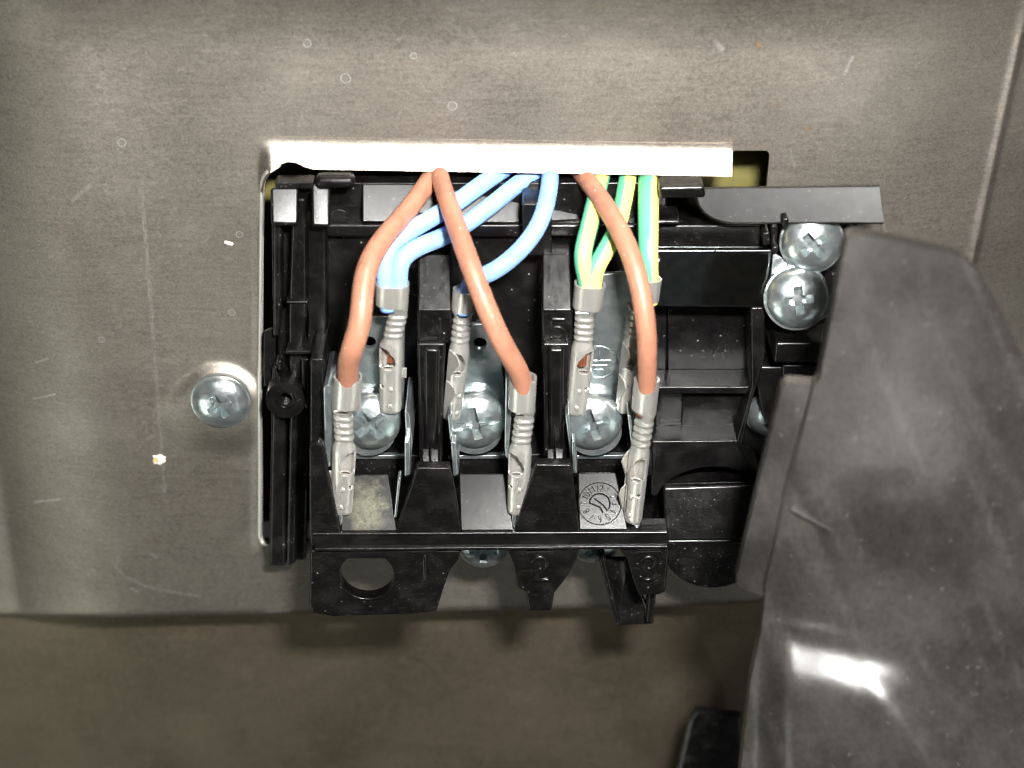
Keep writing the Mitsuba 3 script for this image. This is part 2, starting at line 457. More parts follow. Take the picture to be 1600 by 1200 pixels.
def panel_y(x, z):
    y = np.zeros_like(x)
    xl = V(150, 400, 0)[0]
    d = np.maximum(xl - x, 0)                                  # the left side curves away
    y += np.minimum(d ** 2 / 70.0, 0.32 * d)
    fade = np.clip((z + 45) / 60.0, 0.25, 1)
    y -= fade * 1.1 * np.exp(-((x - V(120, 400, 0)[0]) / 9.0) ** 2)      # shallow pressed bead
    y += fade * 0.08 * np.exp(-((z - V(60, 70, 0)[2] + 0.25 * (x - V(60, 70, 0)[0])) / 8.0) ** 2) * np.clip((V(420, 70, 0)[0] - x) / 30.0, 0, 1)
    d = np.maximum(z - V(800, 85, 0)[2], 0)                    # and so does the top
    y -= np.minimum(d ** 2 / 60.0, d * 0.5)
    s = (x - cr0[0]) * crn[0] + (z - cr0[2]) * crn[1]          # crease at the right
    y += np.where(s > 0, 0.06 * s, 0) - 0.42 * np.exp(-(s / 0.75) ** 2) + 0.34 * (s + 20 + np.sqrt((s + 20) ** 2 + 160)) / 2
    r = np.hypot(x - boss_c[0], z - boss_c[2])                 # embossed seat of the screw
    sn = (z - boss_c[2]) / np.maximum(r, 0.1)
    wd = 2.6 + 4.5 * np.clip(0.75 - sn, 0, 1) ** 1.5
    y -= 1.4 * (1 - np.clip((r - 4.5) / wd, 0, 1) ** 2 * (3 - 2 * np.clip((r - 4.5) / wd, 0, 1)))
    el = V(411, 320, 0) + (V(408, 800, 0) - V(411, 320, 0)) * ((z - V(411, 320, 0)[2]) / (V(408, 800, 0)[2] - V(411, 320, 0)[2]))[..., None]
    e = x - el[..., 0]                                         # the left edge of the window flares outward
    zone = np.clip((V(412, 296, 0)[2] - z) / 6.0, 0, 1) * np.clip((z - window.bounds[1] + 2.5) / 3.0, 0, 1)
    d = np.clip(e + 2.3, 0, 3)
    y -= np.where(e < 0.6, zone * 0.15 * d ** 2, 0)
    zb = bot_l[2] + (x - bot_l[0]) * (bot_r[2] - bot_l[2]) / (bot_r[0] - bot_l[0])
    d = np.clip(zb - 0.62 * np.minimum(np.maximum(xl - x, 0) ** 2 / 70.0, 0.32 * np.maximum(xl - x, 0)) + 2.0 - z, 0, 4)                            # the bottom edge rolls inward
    y += 0.35 * d ** 2
    hz = hinge_z(x) - z                                        # beside the flap the sheet rises with it
    wx = np.clip((x - V(398, 230, 0)[0]) / (V(424, 230, 0)[0] - V(398, 230, 0)[0]), 0, 1)
    wx = np.where(x < V(441, 230, 0)[0] + 0.4, wx * wx * (3 - 2 * wx), 0)
    y -= np.where((hz > 0) & (hz < 9), wx * np.where(hz < 1.36, 0.33 * (np.maximum(hz, 0) / 1.36) ** 2, 0.33 + (hz - 1.36) * 0.51), 0)
    y += 0.25 * (meshkit.fbm(np.stack([x * 0.03, z * 0.03, 0 * x], -1), 3, 5) - 0.5)
    return y

xs = np.unique(np.r_[np.arange(-125, 125.01, 1.0), np.arange(-56, -34, 0.25), np.arange(64, 84, 0.25)])
ztop = 100.0
zs_u = np.linspace(0, 1, 260)
X, U = np.meshgrid(xs, zs_u, indexing='ij')
xl_ = np.maximum(V(150, 400, 0)[0] - X, 0)
ZB = -0.62 * np.minimum(xl_ ** 2 / 70.0, 0.32 * xl_) + bot_l[2] + (X - bot_l[0]) * (bot_r[2] - bot_l[2]) / (bot_r[0] - bot_l[0]) + 0.15 * np.sin(X * 0.11) - 0.4
Z = ZB + U * (ztop - ZB)
Y = panel_y(X, Z)
nx, nz = X.shape
vf = np.stack([X, Y, Z], -1).reshape(-1, 3)
vb = vf + np.array([0, 0.9, 0])
idx = np.arange(nx * nz).reshape(nx, nz)
q = np.stack([idx[:-1, :-1], idx[1:, :-1], idx[1:, 1:], idx[:-1, 1:]], -1).reshape(-1, 4)
fr = np.vstack([q[:, [0, 1, 2]], q[:, [0, 2, 3]]])
N = nx * nz
fb = fr[:, ::-1] + N
rim = np.r_[idx[:, 0], idx[-1, 1:], idx[-2::-1, -1], idx[0, -2:0:-1]]
rn = np.roll(rim, -1)
side = np.vstack([np.c_[rim, rim + N, rn], np.c_[rn, rim + N, rn + N]])
pm = Manifold(manifold3d.Mesh(np.vstack([vf, vb]).astype(np.float32), np.vstack([fr, fb, side]).astype(np.uint32)))
if pm.volume() < 0:
    pm = Manifold(manifold3d.Mesh(np.vstack([vf, vb]).astype(np.float32), np.vstack([fr, fb, side])[:, ::-1].astype(np.uint32).copy()))
pm = pm - xz_prism(window, -6, 6, 0)
panel = thing('steel_panel', 'large dusty grey brown steel sheet with a rectangular window around the black terminal block', 'panel')
add(panel + '__sheet', pm, 'steel', smooth=40)

# the flap bent outward along the top of the window
FE = 27.0
def flap():
    prof = []
    r = 3.0
    for k in range(9):
        a = math.radians(FE) * k / 8
        prof.append((-r * (1 - math.cos(a)), -r * math.sin(a)))
    e = prof[-1]
    a = math.radians(FE)
    prof.append((e[0] - 9 * math.sin(a), e[1] - 9 * math.cos(a)))
    prof = np.array(prof)
    t = np.gradient(prof, axis=0)
    t /= np.linalg.norm(t, axis=1, keepdims=True)
    back = prof + 0.9 * np.c_[-t[:, 1], t[:, 0]]
    ring = np.vstack([prof, back[::-1]])
    rings = []
    for x in (V(437, 214, 0)[0], V(1146, 226, 0)[0] - 0.05):
        rings.append(np.c_[np.full(len(ring), x), ring[:, 0] - 0.02, hinge_z(x) + 0.02 + ring[:, 1]])
    return loft(rings)

p_ref = np.array([0, 0, hinge_z(0)]) + np.array([0, -0.33, -1.36])
nf = elev(FE)
fl_px = [(405, 190), (1146, 190), (1144, 277), (1000, 274), (700, 268), (490, 264), (474, 259), (462, 253), (449, 252), (436, 257), (430, 260), (405, 262)]
fp = [PL(a, b, p_ref, nf) for a, b in fl_px]
fm = flap()
keep = Polygon([(p[0], p[2]) for p in fp]).buffer(0)
fm = fm ^ xz_prism(keep, -12, 6, 0)
add(panel + '__flap', fm, 'steel', smooth=35, label='bright lip bent outward along the top edge of the window')
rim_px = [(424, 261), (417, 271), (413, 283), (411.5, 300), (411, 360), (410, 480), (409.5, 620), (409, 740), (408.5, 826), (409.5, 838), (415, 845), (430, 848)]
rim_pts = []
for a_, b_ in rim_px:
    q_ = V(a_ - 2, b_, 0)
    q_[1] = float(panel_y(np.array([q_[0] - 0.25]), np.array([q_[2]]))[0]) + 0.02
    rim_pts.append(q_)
add(panel + '__rim_glint', tube(spline(rim_pts, 60), 0.42, 14), 'tin', smooth=True, label='added pale strip painting the glint down the left edge of the window')  # added pale tube that paints the bright glint along the window edge
ps = add(panel + '__screw', screw_head(343, 637, -3.6, 4.7, h=2.1, spin=28, flange=0.25), 'zinc', smooth=35, label='shiny cross head screw in a raised seat left of the window')
c = V(249, 718, 0)
bl = Point(c[0], c[2]).buffer(1.0, 5)
bl = Polygon([(x * 1 + 0.35 * math.sin(3 * i), z + 0.3 * math.cos(2 * i)) for i, (x, z) in enumerate(bl.exterior.coords[:-1])]).buffer(0)
pyl = float(panel_y(np.array([c[0]]), np.array([c[2]]))[0])
add(panel + '__paint_spot', xz_prism(bl, pyl - 0.12, pyl + 0.2, 0.1), 'paint_white', label='small whitish blob with a rusty edge')
bl2 = Point(c[0] - 0.6, c[2] - 0.1).buffer(0.5, 3)
add(panel + '__rust_spot', xz_prism(bl2, pyl - 0.2, pyl + 0.1, 0.08), 'rust')
c = V(357, 380, 0)
pyl = float(panel_y(np.array([c[0]]), np.array([c[2]]))[0])
add(panel + '__paint_spot', xz_prism(LineString([(c[0] - 0.4, c[2] + 0.1), (c[0] + 0.45, c[2] - 0.15)]).buffer(0.3, 3), pyl - 0.1, pyl + 0.2, 0.08), 'paint_white')

# the sheet below, further back, and the dark inside
lz = bot_l[2] + 4
lower = box((-170, 11.0, -190), (170, 12.0, lz), 0)
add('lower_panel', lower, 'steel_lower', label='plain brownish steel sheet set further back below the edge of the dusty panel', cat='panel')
add('inner_wall', union([box((-58, 15, -39), (58, 16, 60)), box((-58, 12.5, -39.5), (58, 16, -38.5)), box((-52, 7, 52), (52, 16, 53))]), 'olive', kind='structure', label='yellow passivated metal inside the window behind the block')

# ------------------------------------------------------------------ terminal block
tb = thing('terminal_block', 'black plastic terminal block with three numbered bays in the window of the steel panel', 'terminal block')
YL = -22.0                                     # front lip
BK = 'black'

def part(name, m, mat=BK, smooth=50, label=None):
    return add(tb + '__' + name, m, mat, smooth=smooth, label=label)

# back walls
part('back_wall', union([block([(487, 285), (1042, 285), (1042, 858), (487, 858)], -1.0, 12, 0.3)]))
part('side_wall', block([(484, 560), (506, 560), (512, 742), (490, 850), (483, 850)], -15, 0, 0.4))
# sloping ledge along the top
nl = elev(34.5) + np.array([0.12, 0, 0])
nl /= np.linalg.norm(nl)
pl0 = V(640, 346, -4.5)
led = slab([PL(566, 289, pl0, nl), PL(905, 289, pl0, nl), PL(905, 347, pl0, nl), PL(566, 345, pl0, nl)], nl, 3.0, 0.2)
part('top_ledge', led, 'black_satin')
part('ledge_rib', block([(816, 318), (862, 318), (862, 400), (816, 400)], -7.5, 0, 0.3))
part('ledge_rib', block([(636, 344), (676, 344), (676, 420), (636, 420)], -6.5, 0, 0.3))
part('cross_bar', block([(487, 350), (1042, 350), (1042, 372), (487, 372)], -3.4, 0, 0.6))
# front lip with the fins between the bays
lip_px = [(483, 832), (483, 700), (496, 692), (506, 700), (512, 742), (532, 832), (618, 832), (651, 731), (703, 731), (722, 833), (803, 833), (837, 726), (892, 726), (906, 833), (1044, 829), (1045, 852), (1040, 857), (500, 857), (486, 855)]
part('front_lip', block(lip_px, YL, YL + 2.2, 0.3))
part('lip_edge', block([(487, 857), (1044, 853), (1044, 858), (495, 862)], YL - 0.5, YL + 6, 0.2))
part('lip_edge', block([(487, 833), (1044, 831), (1044, 836), (487, 838)], YL - 0.15, YL + 4, 0.25))

# numbered tabs below the lip
tabs = [
    ([(484, 860), (722, 860), (716, 876), (703, 892), (694, 918), (682, 956), (640, 960), (520, 964), (488, 958), (483, 945)], '1', 662, 887),
    ([(790, 858), (908, 856), (900, 876), (888, 900), (866, 928), (862, 955), (826, 955), (822, 926), (808, 918), (800, 880)], '2', 843, 888),
    ([(966, 857), (1046, 854), (1040, 925), (1030, 930), (998, 931), (988, 905), (980, 875)], '3', 1013, 888),
]
for i, (pxs, num, nx_, ny_) in enumerate(tabs):
    m = block(pxs, YL + 0.3, YL + 2.6, 0.35)
    if i == 0:
        c = V(573, 901, YL)
        r = 4.35
        hole = cyl_y(c[0], c[2], r, YL - 3, YL + 6, 48)
        hole = hole - box((c[0] - 9, YL - 4, V(573, 874, YL)[2]), (c[0] + 9, YL + 8, c[2] + 9))
        m = m - hole
    t = part('number_tab', m, label=f'tab with a raised figure {num} below the front lip' + (' and a round hole' if i == 0 else ''))
    add(t + '__numeral', numeral(num, nx_, ny_, YL + 0.3, 4.3, 0.3), BK, smooth=40)
    bar = block([(nx_ - 20, ny_ - 26), (nx_ + 21, ny_ - 27), (nx_ + 21, ny_ - 23), (nx_ - 20, ny_ - 22)], YL - 0.15, YL + 1, 0.12)
    add(t + '__bar', bar, BK)
# hole rim
c = V(573, 901, YL)
a = np.linspace(math.radians(200), math.radians(345), 30)
add(tb + '__number_tab__hole_rim', tube(np.c_[c[0] + 4.5 * np.cos(a), np.full(30, YL + 0.35), c[2] + 4.5 * np.sin(a)], 0.22, 8), BK, smooth=True)
# channel that hangs behind tab 3
ch = union([block([(936, 876), (982, 876), (1022, 975), (964, 978)], -15.0, -13.6, 0.2), block([(936, 876), (944, 872), (970, 976), (963, 980)], -18.5, -13.6, 0.25), block([(1014, 925), (1026, 925), (1020, 972), (1010, 974)], -18.0, -13.6, 0.25)])
part('cable_channel', ch, label='small open channel hanging behind the tab numbered 3')

# floors of the bays
pads = [[(537, 742), (607, 740), (620, 831), (532, 833)], [(717, 740), (787, 739), (804, 832), (720, 834)], [(903, 738), (962, 737), (981, 829), (905, 833)]]
NP = elev(43)
P0 = V(700, 832, YL + 0.4)
for i, pxs in enumerate(pads):
    m = slab([PL(a_, b_, P0, NP) for a_, b_ in pxs], NP, 2.5, 0.25)
    k = part('bay_floor', m, 'black_gloss' if i else 'black_yellow_patch', label=('floor of the first bay with a mottled yellowish patch', None, 'floor of the third bay with a moulded date dial')[i])
    if i == 2:                                # moulded date dial with figures round a half disc
        c = PL(937, 787, P0, NP)
        u, v = np.array([1.0, 0, 0]), np.cross(NP, [1.0, 0, 0])
        items = []
        a = np.linspace(0, 2 * math.pi, 61)
        ringp = c + NP * 0.02 + 3.35 * (np.cos(a)[:, None] * u + np.sin(a)[:, None] * v)
        items.append(tube(ringp - NP * 0.04, 0.09, 8))
        hd = [c + NP * 0.0 + 1.6 * (math.cos(q) * u + math.sin(q) * v) for q in np.linspace(math.radians(-35), math.radians(180), 26)]
        items.append(tube(np.array(hd), 0.13, 8))
        items.append(tube(np.array([c - 1.5 * u + 0.1 * v, c + 0.1 * u - 0.6 * v, c + 0.5 * u - 1.5 * v]), 0.14, 8))
        items.append(tube(np.array([c - 0.9 * u + 0.9 * v, c + 0.5 * u - 0.2 * v, c + 1.2 * u - 1.1 * v]), 0.12, 8))
        for j in range(12):
            th = math.radians(90 - 30 * (j + 1))
            er = math.cos(th) * u + math.sin(th) * v
            et = math.sin(th) * u - math.cos(th) * v
            chars = str(j + 1)
            for q_, ch_ in enumerate(chars):
                for line in FIGURES[ch_]:
                    pl_ = np.array(line) * [0.40, 0.50] + [(q_ - (len(chars) - 1) / 2) * 0.62, 0]
                    if len(pl_) < 3:
                        pl_ = np.vstack([pl_[0], pl_.mean(0), pl_[-1]])
                    items.append(tube(c + pl_[:, :1] * et + (2.45 + pl_[:, 1:]) * er + NP * 0.0, 0.075, 7))
        ms = [trimesh.Trimesh(*x, process=False) for x in items]
        add(k + '__date_dial', trimesh.util.concatenate(ms), BK, smooth=False, label='round moulded dial of tiny figures')

# low wall behind the floors
part('bay_back', block([(512, 712), (1020, 708), (1020, 745), (512, 748)], -9.5, -1, 0.3))
for x0, x1 in ((512, 640), (700, 800), (890, 985)):
    part('clamp_edge', block([(x0, 712), (x1, 711), (x1, 717), (x0, 718)], -10.4, -9.3, 0.15), 'zinc')

# ribs between the bays and the numbered posts above them
def post(px, num, x0, x1):
    n = elev(37)
    p0 = V(px, 488, -14.0)
    top = [PL(x0 + 2, 398, p0, n), PL(x1 - 2, 398, p0, n), PL(x1, 489, p0, n), PL(x0 + 1, 489, p0, n)]
    front = [V(x0 + 1, 490, -14.0), V(x1, 490, -14.0), V(x1 + 1, 538, -14.0), V(x0 + 2, 538, -14.0)]
    backp = [np.array([q_[0], 0.0, q_[2]]) for q_ in (top[0], top[1], front[2], front[3])]
    m = rhull(np.array(top + front + backp), 0.35)
    k = part('number_post', m, label=f'post with a raised figure {num} between two bays')
    add(k + '__numeral', numeral(num, px, 516, -14.0, 3.7, 0.35), BK, smooth=40)

post(682, '4', 651, 706)
post(872, '5', 845, 894)
for xc, xs_ in ((673, 0), (868, 0)):
    part('bay_rib', block([(xc - 22, 536), (xc + 24, 536), (xc + 20, 600), (xc + 18, 728), (xc - 18, 728), (xc - 20, 600)], -15.5, -1, 0.5))
    part('bay_rib', block([(xc - 12, 545), (xc + 14, 545), (xc + 11, 705), (xc - 10, 705)], -16.6, -15.0, 0.6))
    n = elev(41)
    p0 = V(xc, 728, -18.5)
    part('rib_end', slab([PL(xc - 14, 700, p0, n), PL(xc + 13, 700, p0, n), PL(xc + 13, 728, p0, n), PL(xc - 14, 728, p0, n)], n, 3.2, 0.3))
    part('rib_seam', block([(xc - 1, 702), (xc + 1, 702), (xc + 1, 726), (xc - 1, 726)], -19.2, -17, 0.08))

# plates, screws and side tabs of the three poles
plates = [[(560, 500), (566, 494), (628, 494), (632, 500), (632, 640), (556, 640)], [(712, 512), (716, 506), (772, 506), (780, 512), (790, 640), (706, 640)], [(916, 430), (990, 425), (996, 432), (984, 520), (976, 640), (896, 640), (902, 520)]]
for i, pxs in enumerate(plates):
    m = block(pxs, -7.0, -6.0, 0.25)
    hc = ((577, 535), (750, 537), None)[i]
    if hc:
        c = V(*hc, -7)
        m = m - cyl_y(c[0], c[2], 1.05, -9, -4, 24)
    k = part('terminal_plate', m, 'zinc', label=(None, None, 'tall bluish metal plate with a raised earth symbol in a ring')[i])
    sc = ((578, 660), (742, 658), (926, 660))[i]
    c = V(sc[0], sc[1] - 12, -7)
    # clamping saddle behind the head
    a = np.arange(40) * 2 * math.pi / 40
    prof = [(4.9, -6.6), (4.8, -8.4), (4.0, -9.6), (3.9, -10.6), (4.4, -11.2), (4.4, -12.4)]
    rings = [np.c_[c[0] + r_ * np.cos(a), np.full(40, y_), c[2] + r_ * np.sin(a)] for r_, y_ in prof]
    part('washer', loft(rings), 'zinc', smooth=30)
    part('terminal_screw', screw_head(sc[0], sc[1] + 6, -14.6, 4.75, h=2.2, up=6, spin=(38, 12, 20)[i], cross=1.25, slot=i == 1), 'zinc', smooth=35)
# earth symbol
c = V(936, 566, -7.0)
a = np.linspace(0, 2 * math.pi, 49)
es = [tube(np.c_[c[0] + 2.75 * np.cos(a), np.full(49, -7.0), c[2] + 2.75 * np.sin(a)], 0.22, 8)]
for (x0, z0, x1, z1) in ((0, 2.0, 0, 0.3), (-1.9, 0.3, 1.9, 0.3), (-1.3, -0.55, 1.3, -0.55), (-0.7, -1.35, 0.7, -1.35)):
    es.append(tube(np.array([[c[0] + x0, -7.0, c[2] + z0], [c[0] + (x0 + x1) / 2, -7.0, c[2] + (z0 + z1) / 2], [c[0] + x1, -7.0, c[2] + z1]]), 0.2, 8))
add(tb + '__terminal_plate_002__earth_symbol', trimesh.util.concatenate([trimesh.Trimesh(*e, process=False) for e in es]), 'zinc', smooth=True)

side_tabs = [[(505, 606), (512, 600), (520, 606), (518, 730), (508, 730)], [(632, 640), (640, 648), (645, 690), (640, 742), (632, 735), (634, 690)], [(699, 650), (706, 646), (708, 700), (716, 722), (717, 742), (708, 742)], [(790, 590), (797, 586), (800, 640), (794, 730), (788, 700)], [(883, 650), (890, 645), (893, 690), (902, 722), (902, 740), (894, 740)], [(980, 648), (986, 650), (992, 690), (996, 722), (989, 722)]]
for pxs in side_tabs:
    part('contact_blade', block(pxs, -18.5, -7.0, 0.2), 'zinc')
for pxs in ([(527, 790), (534, 790), (536, 826), (529, 826)], [(621, 750), (627, 745), (620, 808), (615, 812)], [(632, 690), (641, 692), (641, 742), (632, 745)], [(800, 790), (808, 790), (806, 826), (800, 826)], [(704, 690), (713, 692), (716, 742), (708, 745)], [(990, 805), (1000, 805), (1000, 824), (991, 824)], [(893, 688), (899, 690), (901, 736), (895, 738)]):
    part('contact_blade', block(pxs, -20.6, -18.0, 0.18), 'zinc')
# screws seen from their undersides below the lip
part('lower_screw', screw_head(755, 864, -14.5, 4.2, h=2.0, up=-4, spin=0, cross=1.2), 'zinc', smooth=35, label='screw half hidden under the front lip between the tabs 1 and 2')
part('lower_screw', screw_head(930, 860, -14.5, 4.2, h=2.0, up=-8, spin=45), 'zinc', smooth=35, label='screw mostly hidden under the front lip left of the tab 3')

# left rail with hooks
part('side_rail', block([(424, 345), (440, 345), (440, 480), (432, 560), (446, 640), (446, 886), (420, 884), (424, 640), (426, 500)], -6.5, -2, 0.5))
part('side_rail', block([(456, 310), (478, 310), (480, 480), (474, 560), (466, 640), (462, 880), (446, 888), (452, 640), (450, 500)], -6.0, -1, 0.5))
part('side_rail', block([(478, 330), (510, 330), (512, 560), (486, 600), (480, 560)], -5.0, 0, 0.6))
part('rail_web', block([(430, 300), (512, 300), (500, 560), (482, 700), (478, 876), (440, 876), (436, 640)], -2.0, 2, 0.4))
nh = elev(31) + np.array([0.12, 0, 0])
nh /= np.linalg.norm(nh)
for (x0, x1, yt, yb2) in ((424, 466, 292, 352), (489, 514, 285, 356)):
    p0 = V(x0, yb2, -9.0)
    part('hook', slab([PL(x0, yt, p0, nh), PL(x1, yt, p0, nh), PL(x1 - 1, yb2, p0, nh), PL(x0 + 1, yb2, p0, nh)], nh, 2.2, 0.5), 'black_satin')
part('hook_bar', block([(430, 284), (490, 284), (490, 296), (430, 296)], -6, -3, 0.7))
part('hook_bar', block([(492, 276), (554, 276), (555, 296), (492, 298)], -7, -4.4, 0.9))
c = V(530, 342, -1)
a = np.linspace(0, 2 * math.pi, 41)
part('ejector_mark', tube(np.c_[c[0] + 1.5 * np.cos(a), np.full(41, -1.05), c[2] + 1.5 * np.sin(a)], 0.16, 8), smooth=True)
part('rail_step', block([(446, 470), (482, 470), (482, 476), (446, 476)], -6.4, -2, 0.3))
part('rail_step', block([(446, 548), (490, 548), (490, 554), (446, 554)], -8.2, -2, 0.4))
part('rail_step', block([(470, 560), (484, 560), (484, 640), (476, 640), (470, 600)], -7.6, -2, 0.4))
part('rail_stop', block([(433, 500), (441, 500), (441, 580), (433, 580)], -8.0, -5, 0.4))
part('rail_tab', block([(412, 520), (430, 512), (430, 600), (412, 606)], -4.2, -3, 0.2))
c = V(446, 626, -9)
bs = cyl_y(c[0], c[2], 3.15, -9.0, -2, 48) - cyl_y(c[0], c[2], 1.75, -10, -8.3, 40, 1.5) - cyl_y(c[0], c[2], 1.15, -10, -4, 32)
k = part('screw_boss', bs, smooth=25, label='round boss with a threaded hole on the left rail')
hel = np.linspace(0, 7 * 2 * math.pi, 170)
add(k + '__thread', tube(np.c_[c[0] + 1.18 * np.cos(hel), -8.4 + 0.55 * hel / (2 * math.pi), c[2] + 1.18 * np.sin(hel)], 0.2, 6), BK, smooth=True)

# ------------------------------------------------------------------ cable entry at the right of the block
ce = thing('cable_clamp', 'black plastic cable entry with shiny screws, between the terminal block and the open cover', 'cable clamp')

def cpart(name, m, mat=BK, smooth=50, label=None):
    return add(ce + '__' + name, m, mat, smooth=smooth, label=label)

cpart('back_wall', block([(1043, 345), (1340, 347), (1330, 760), (1210, 930), (1043, 860)], -1.0, 0.5, 0.2))
cpart('back_wall', block([(1043, 350), (1200, 350), (1196, 842), (1043, 842)], 0.6, 12, 0.2))
cpart('top_bar', block([(1030, 291), (1100, 291), (1104, 310), (1030, 311)], -6, -1, 0.5))
cpart('top_bar', block([(1026, 344), (1200, 346), (1200, 352), (1026, 352)], -7, -1, 0.4))
n = elev(20) + np.array([-0.16, 0, 0])
n /= np.linalg.norm(n)
p0 = V(1250, 352, -9.0)
shape = [(1085, 304), (1088, 293), (1374, 289), (1381, 350), (1144, 350), (1126, 348), (1110, 342), (1098, 333), (1089, 320)]
lid = Manifold.hull_points(np.vstack([[PL(a_, b_, p0, n) + n * d for a_, b_ in shape] for d in (0, -1.6)] + [[PL(1100 + (a_ - 1100) * 0.985 + 4, 320 + (b_ - 320) * 0.9, p0, n) + n * 0.35 for a_, b_ in shape]]))
cpart('top_hood', lid, 'black_satin', smooth=20, label='grey sheened hood along the top of the cable entry')
cpart('hood_end', block([(1375, 350), (1383, 350), (1391, 372), (1384, 374)], -10, -8, 0.2), 'steel')
cpart('upper_wall', block([(1026, 352), (1200, 352), (1200, 388), (1026, 388)], -4.5, -1, 0.3))
# zinc earth strap with a rolled top edge
es_px = [(1000, 390), (1206, 390), (1197, 482), (1000, 480)]
strap = union([block(es_px, -9.0, -7.8, 0.5), block([(1000, 391), (1206, 391), (1206, 397), (1000, 397)], -9.25, -7.6, 0.55)])
st = cpart('earth_strap', strap, 'zinc_polished', label='shiny zinc strap running from the earth plate to the clamp screw')
ring_c = V(1250, 470, -9.5)
nr = elev(14)
rp = [(1208, 395), (1222, 440), (1262, 424), (1296, 450), (1300, 490), (1262, 514), (1222, 508), (1200, 480)]
cpart('earth_strap', slab([PL(a_, b_, ring_c, nr) for a_, b_ in rp], nr, 1.0, 0.15), 'zinc')
cpart('clamp_screw', screw_head(1249, 470, -12.8, 4.75, h=2.3, up=14, spin=8, flange=0.35), 'zinc', smooth=35, label='cross head screw on the strap, upper left of the cover')
cpart('clamp_screw', screw_head(1272, 384, -10.5, 4.6, h=2.3, up=10, spin=40, flange=0.3), 'zinc', smooth=35, label='cross head screw half under the grey hood')
cpart('clamp_screw', screw_head(1212, 664, -6.5, 4.3, h=2.3, up=-14, spin=20, flange=0.3), 'zinc', smooth=35, label='screw in shadow behind the edge of the cover')
cpart('small_clip', block([(1192, 364), (1203, 362), (1203, 384), (1192, 384)], -8.5, -4, 0.3))
cpart('small_clip', block([(1206, 386), (1216, 384), (1216, 396), (1206, 396)], -9.5, -4, 0.3))
cpart('small_clip', block([(1222, 342), (1232, 340), (1234, 356), (1222, 356)], -10.5, -4, 0.3))
cpart('screw_wall', block([(1204, 352), (1216, 352), (1213, 440), (1206, 440)], -7, -1, 0.3))
# clamp body behind the cover
cpart('clamp_body', block([(1212, 535), (1320, 535), (1320, 568), (1208, 568)], -12, -1, 0.5))
cpart('clamp_body', block([(1176, 572), (1226, 572), (1222, 640), (1212, 690), (1190, 650)], -8, -1, 0.6))
cpart('clamp_lug', block([(1222, 570), (1290, 570), (1290, 590), (1222, 590)], -9.5, -1, 0.4))
# stepped floor of the entry
cpart('entry_ledge', block([(1024, 604), (1176, 604), (1172, 616), (1024, 616)], -7.0, -1, 0.25))
m = block([(1024, 616), (1172, 616), (1152, 688), (1024, 690)], -4.0, -1, 0.2)
c0, c1 = V(1034, 612, -4), V(1066, 664, -4)
m = m - box((c0[0], -8, c1[2]), (c1[0], -2.2, c0[2]))
cpart('entry_wall', m)
cpart('entry_wall', block([(1172, 480), (1196, 480), (1196, 560), (1172, 640), (1160, 700), (1150, 690), (1174, 604)], -9.0, -1, 0.4))
arch = poly_at([(1018, 690), (1156, 688), (1196, 760), (1196, 775), (1018, 775)], -9.0)
cc = V(1113, 790, -9.0)
arch = arch.difference(Point(cc[0], cc[2]).buffer(1).buffer(0)) if False else arch
el = shapely.affinity.scale(Point(cc[0], cc[2]).buffer(1.0, 32), 9.3, 7.2)
arch = arch.difference(el)
if arch.geom_type != 'Polygon':
    arch = max(arch.geoms, key=lambda g: g.area)
cpart('entry_arch', xz_prism(arch, -9.0, -1.2, 0.25), label='black wall with an arched cutout for the cable')
cpart('entry_step', block([(1034, 756), (1200, 752), (1200, 764), (1034, 764)], -8.6, -1, 0.3))
n = elev(20)
p0 = V(1100, 842, -15)
cpart('cable_trough', slab([PL(1036, 762, p0, n), PL(1200, 758, p0, n), PL(1190, 842, p0, n), PL(1040, 843, p0, n)], n, 2.4, 0.4))
a = np.linspace(math.radians(8), math.radians(172), 24)
tc = V(1108, 846, -15)
low = Polygon([(tc[0] - 7.5, tc[2]), (tc[0] + 9.5, tc[2])] + [(tc[0] + 1 + 8.8 * math.cos(-q_), tc[2] + 9.4 * math.sin(-q_)) for q_ in a]).convex_hull
cpart('cable_collar', xz_prism(low, -14.6, -4, 0.5), label='rounded black collar below the cable entry')

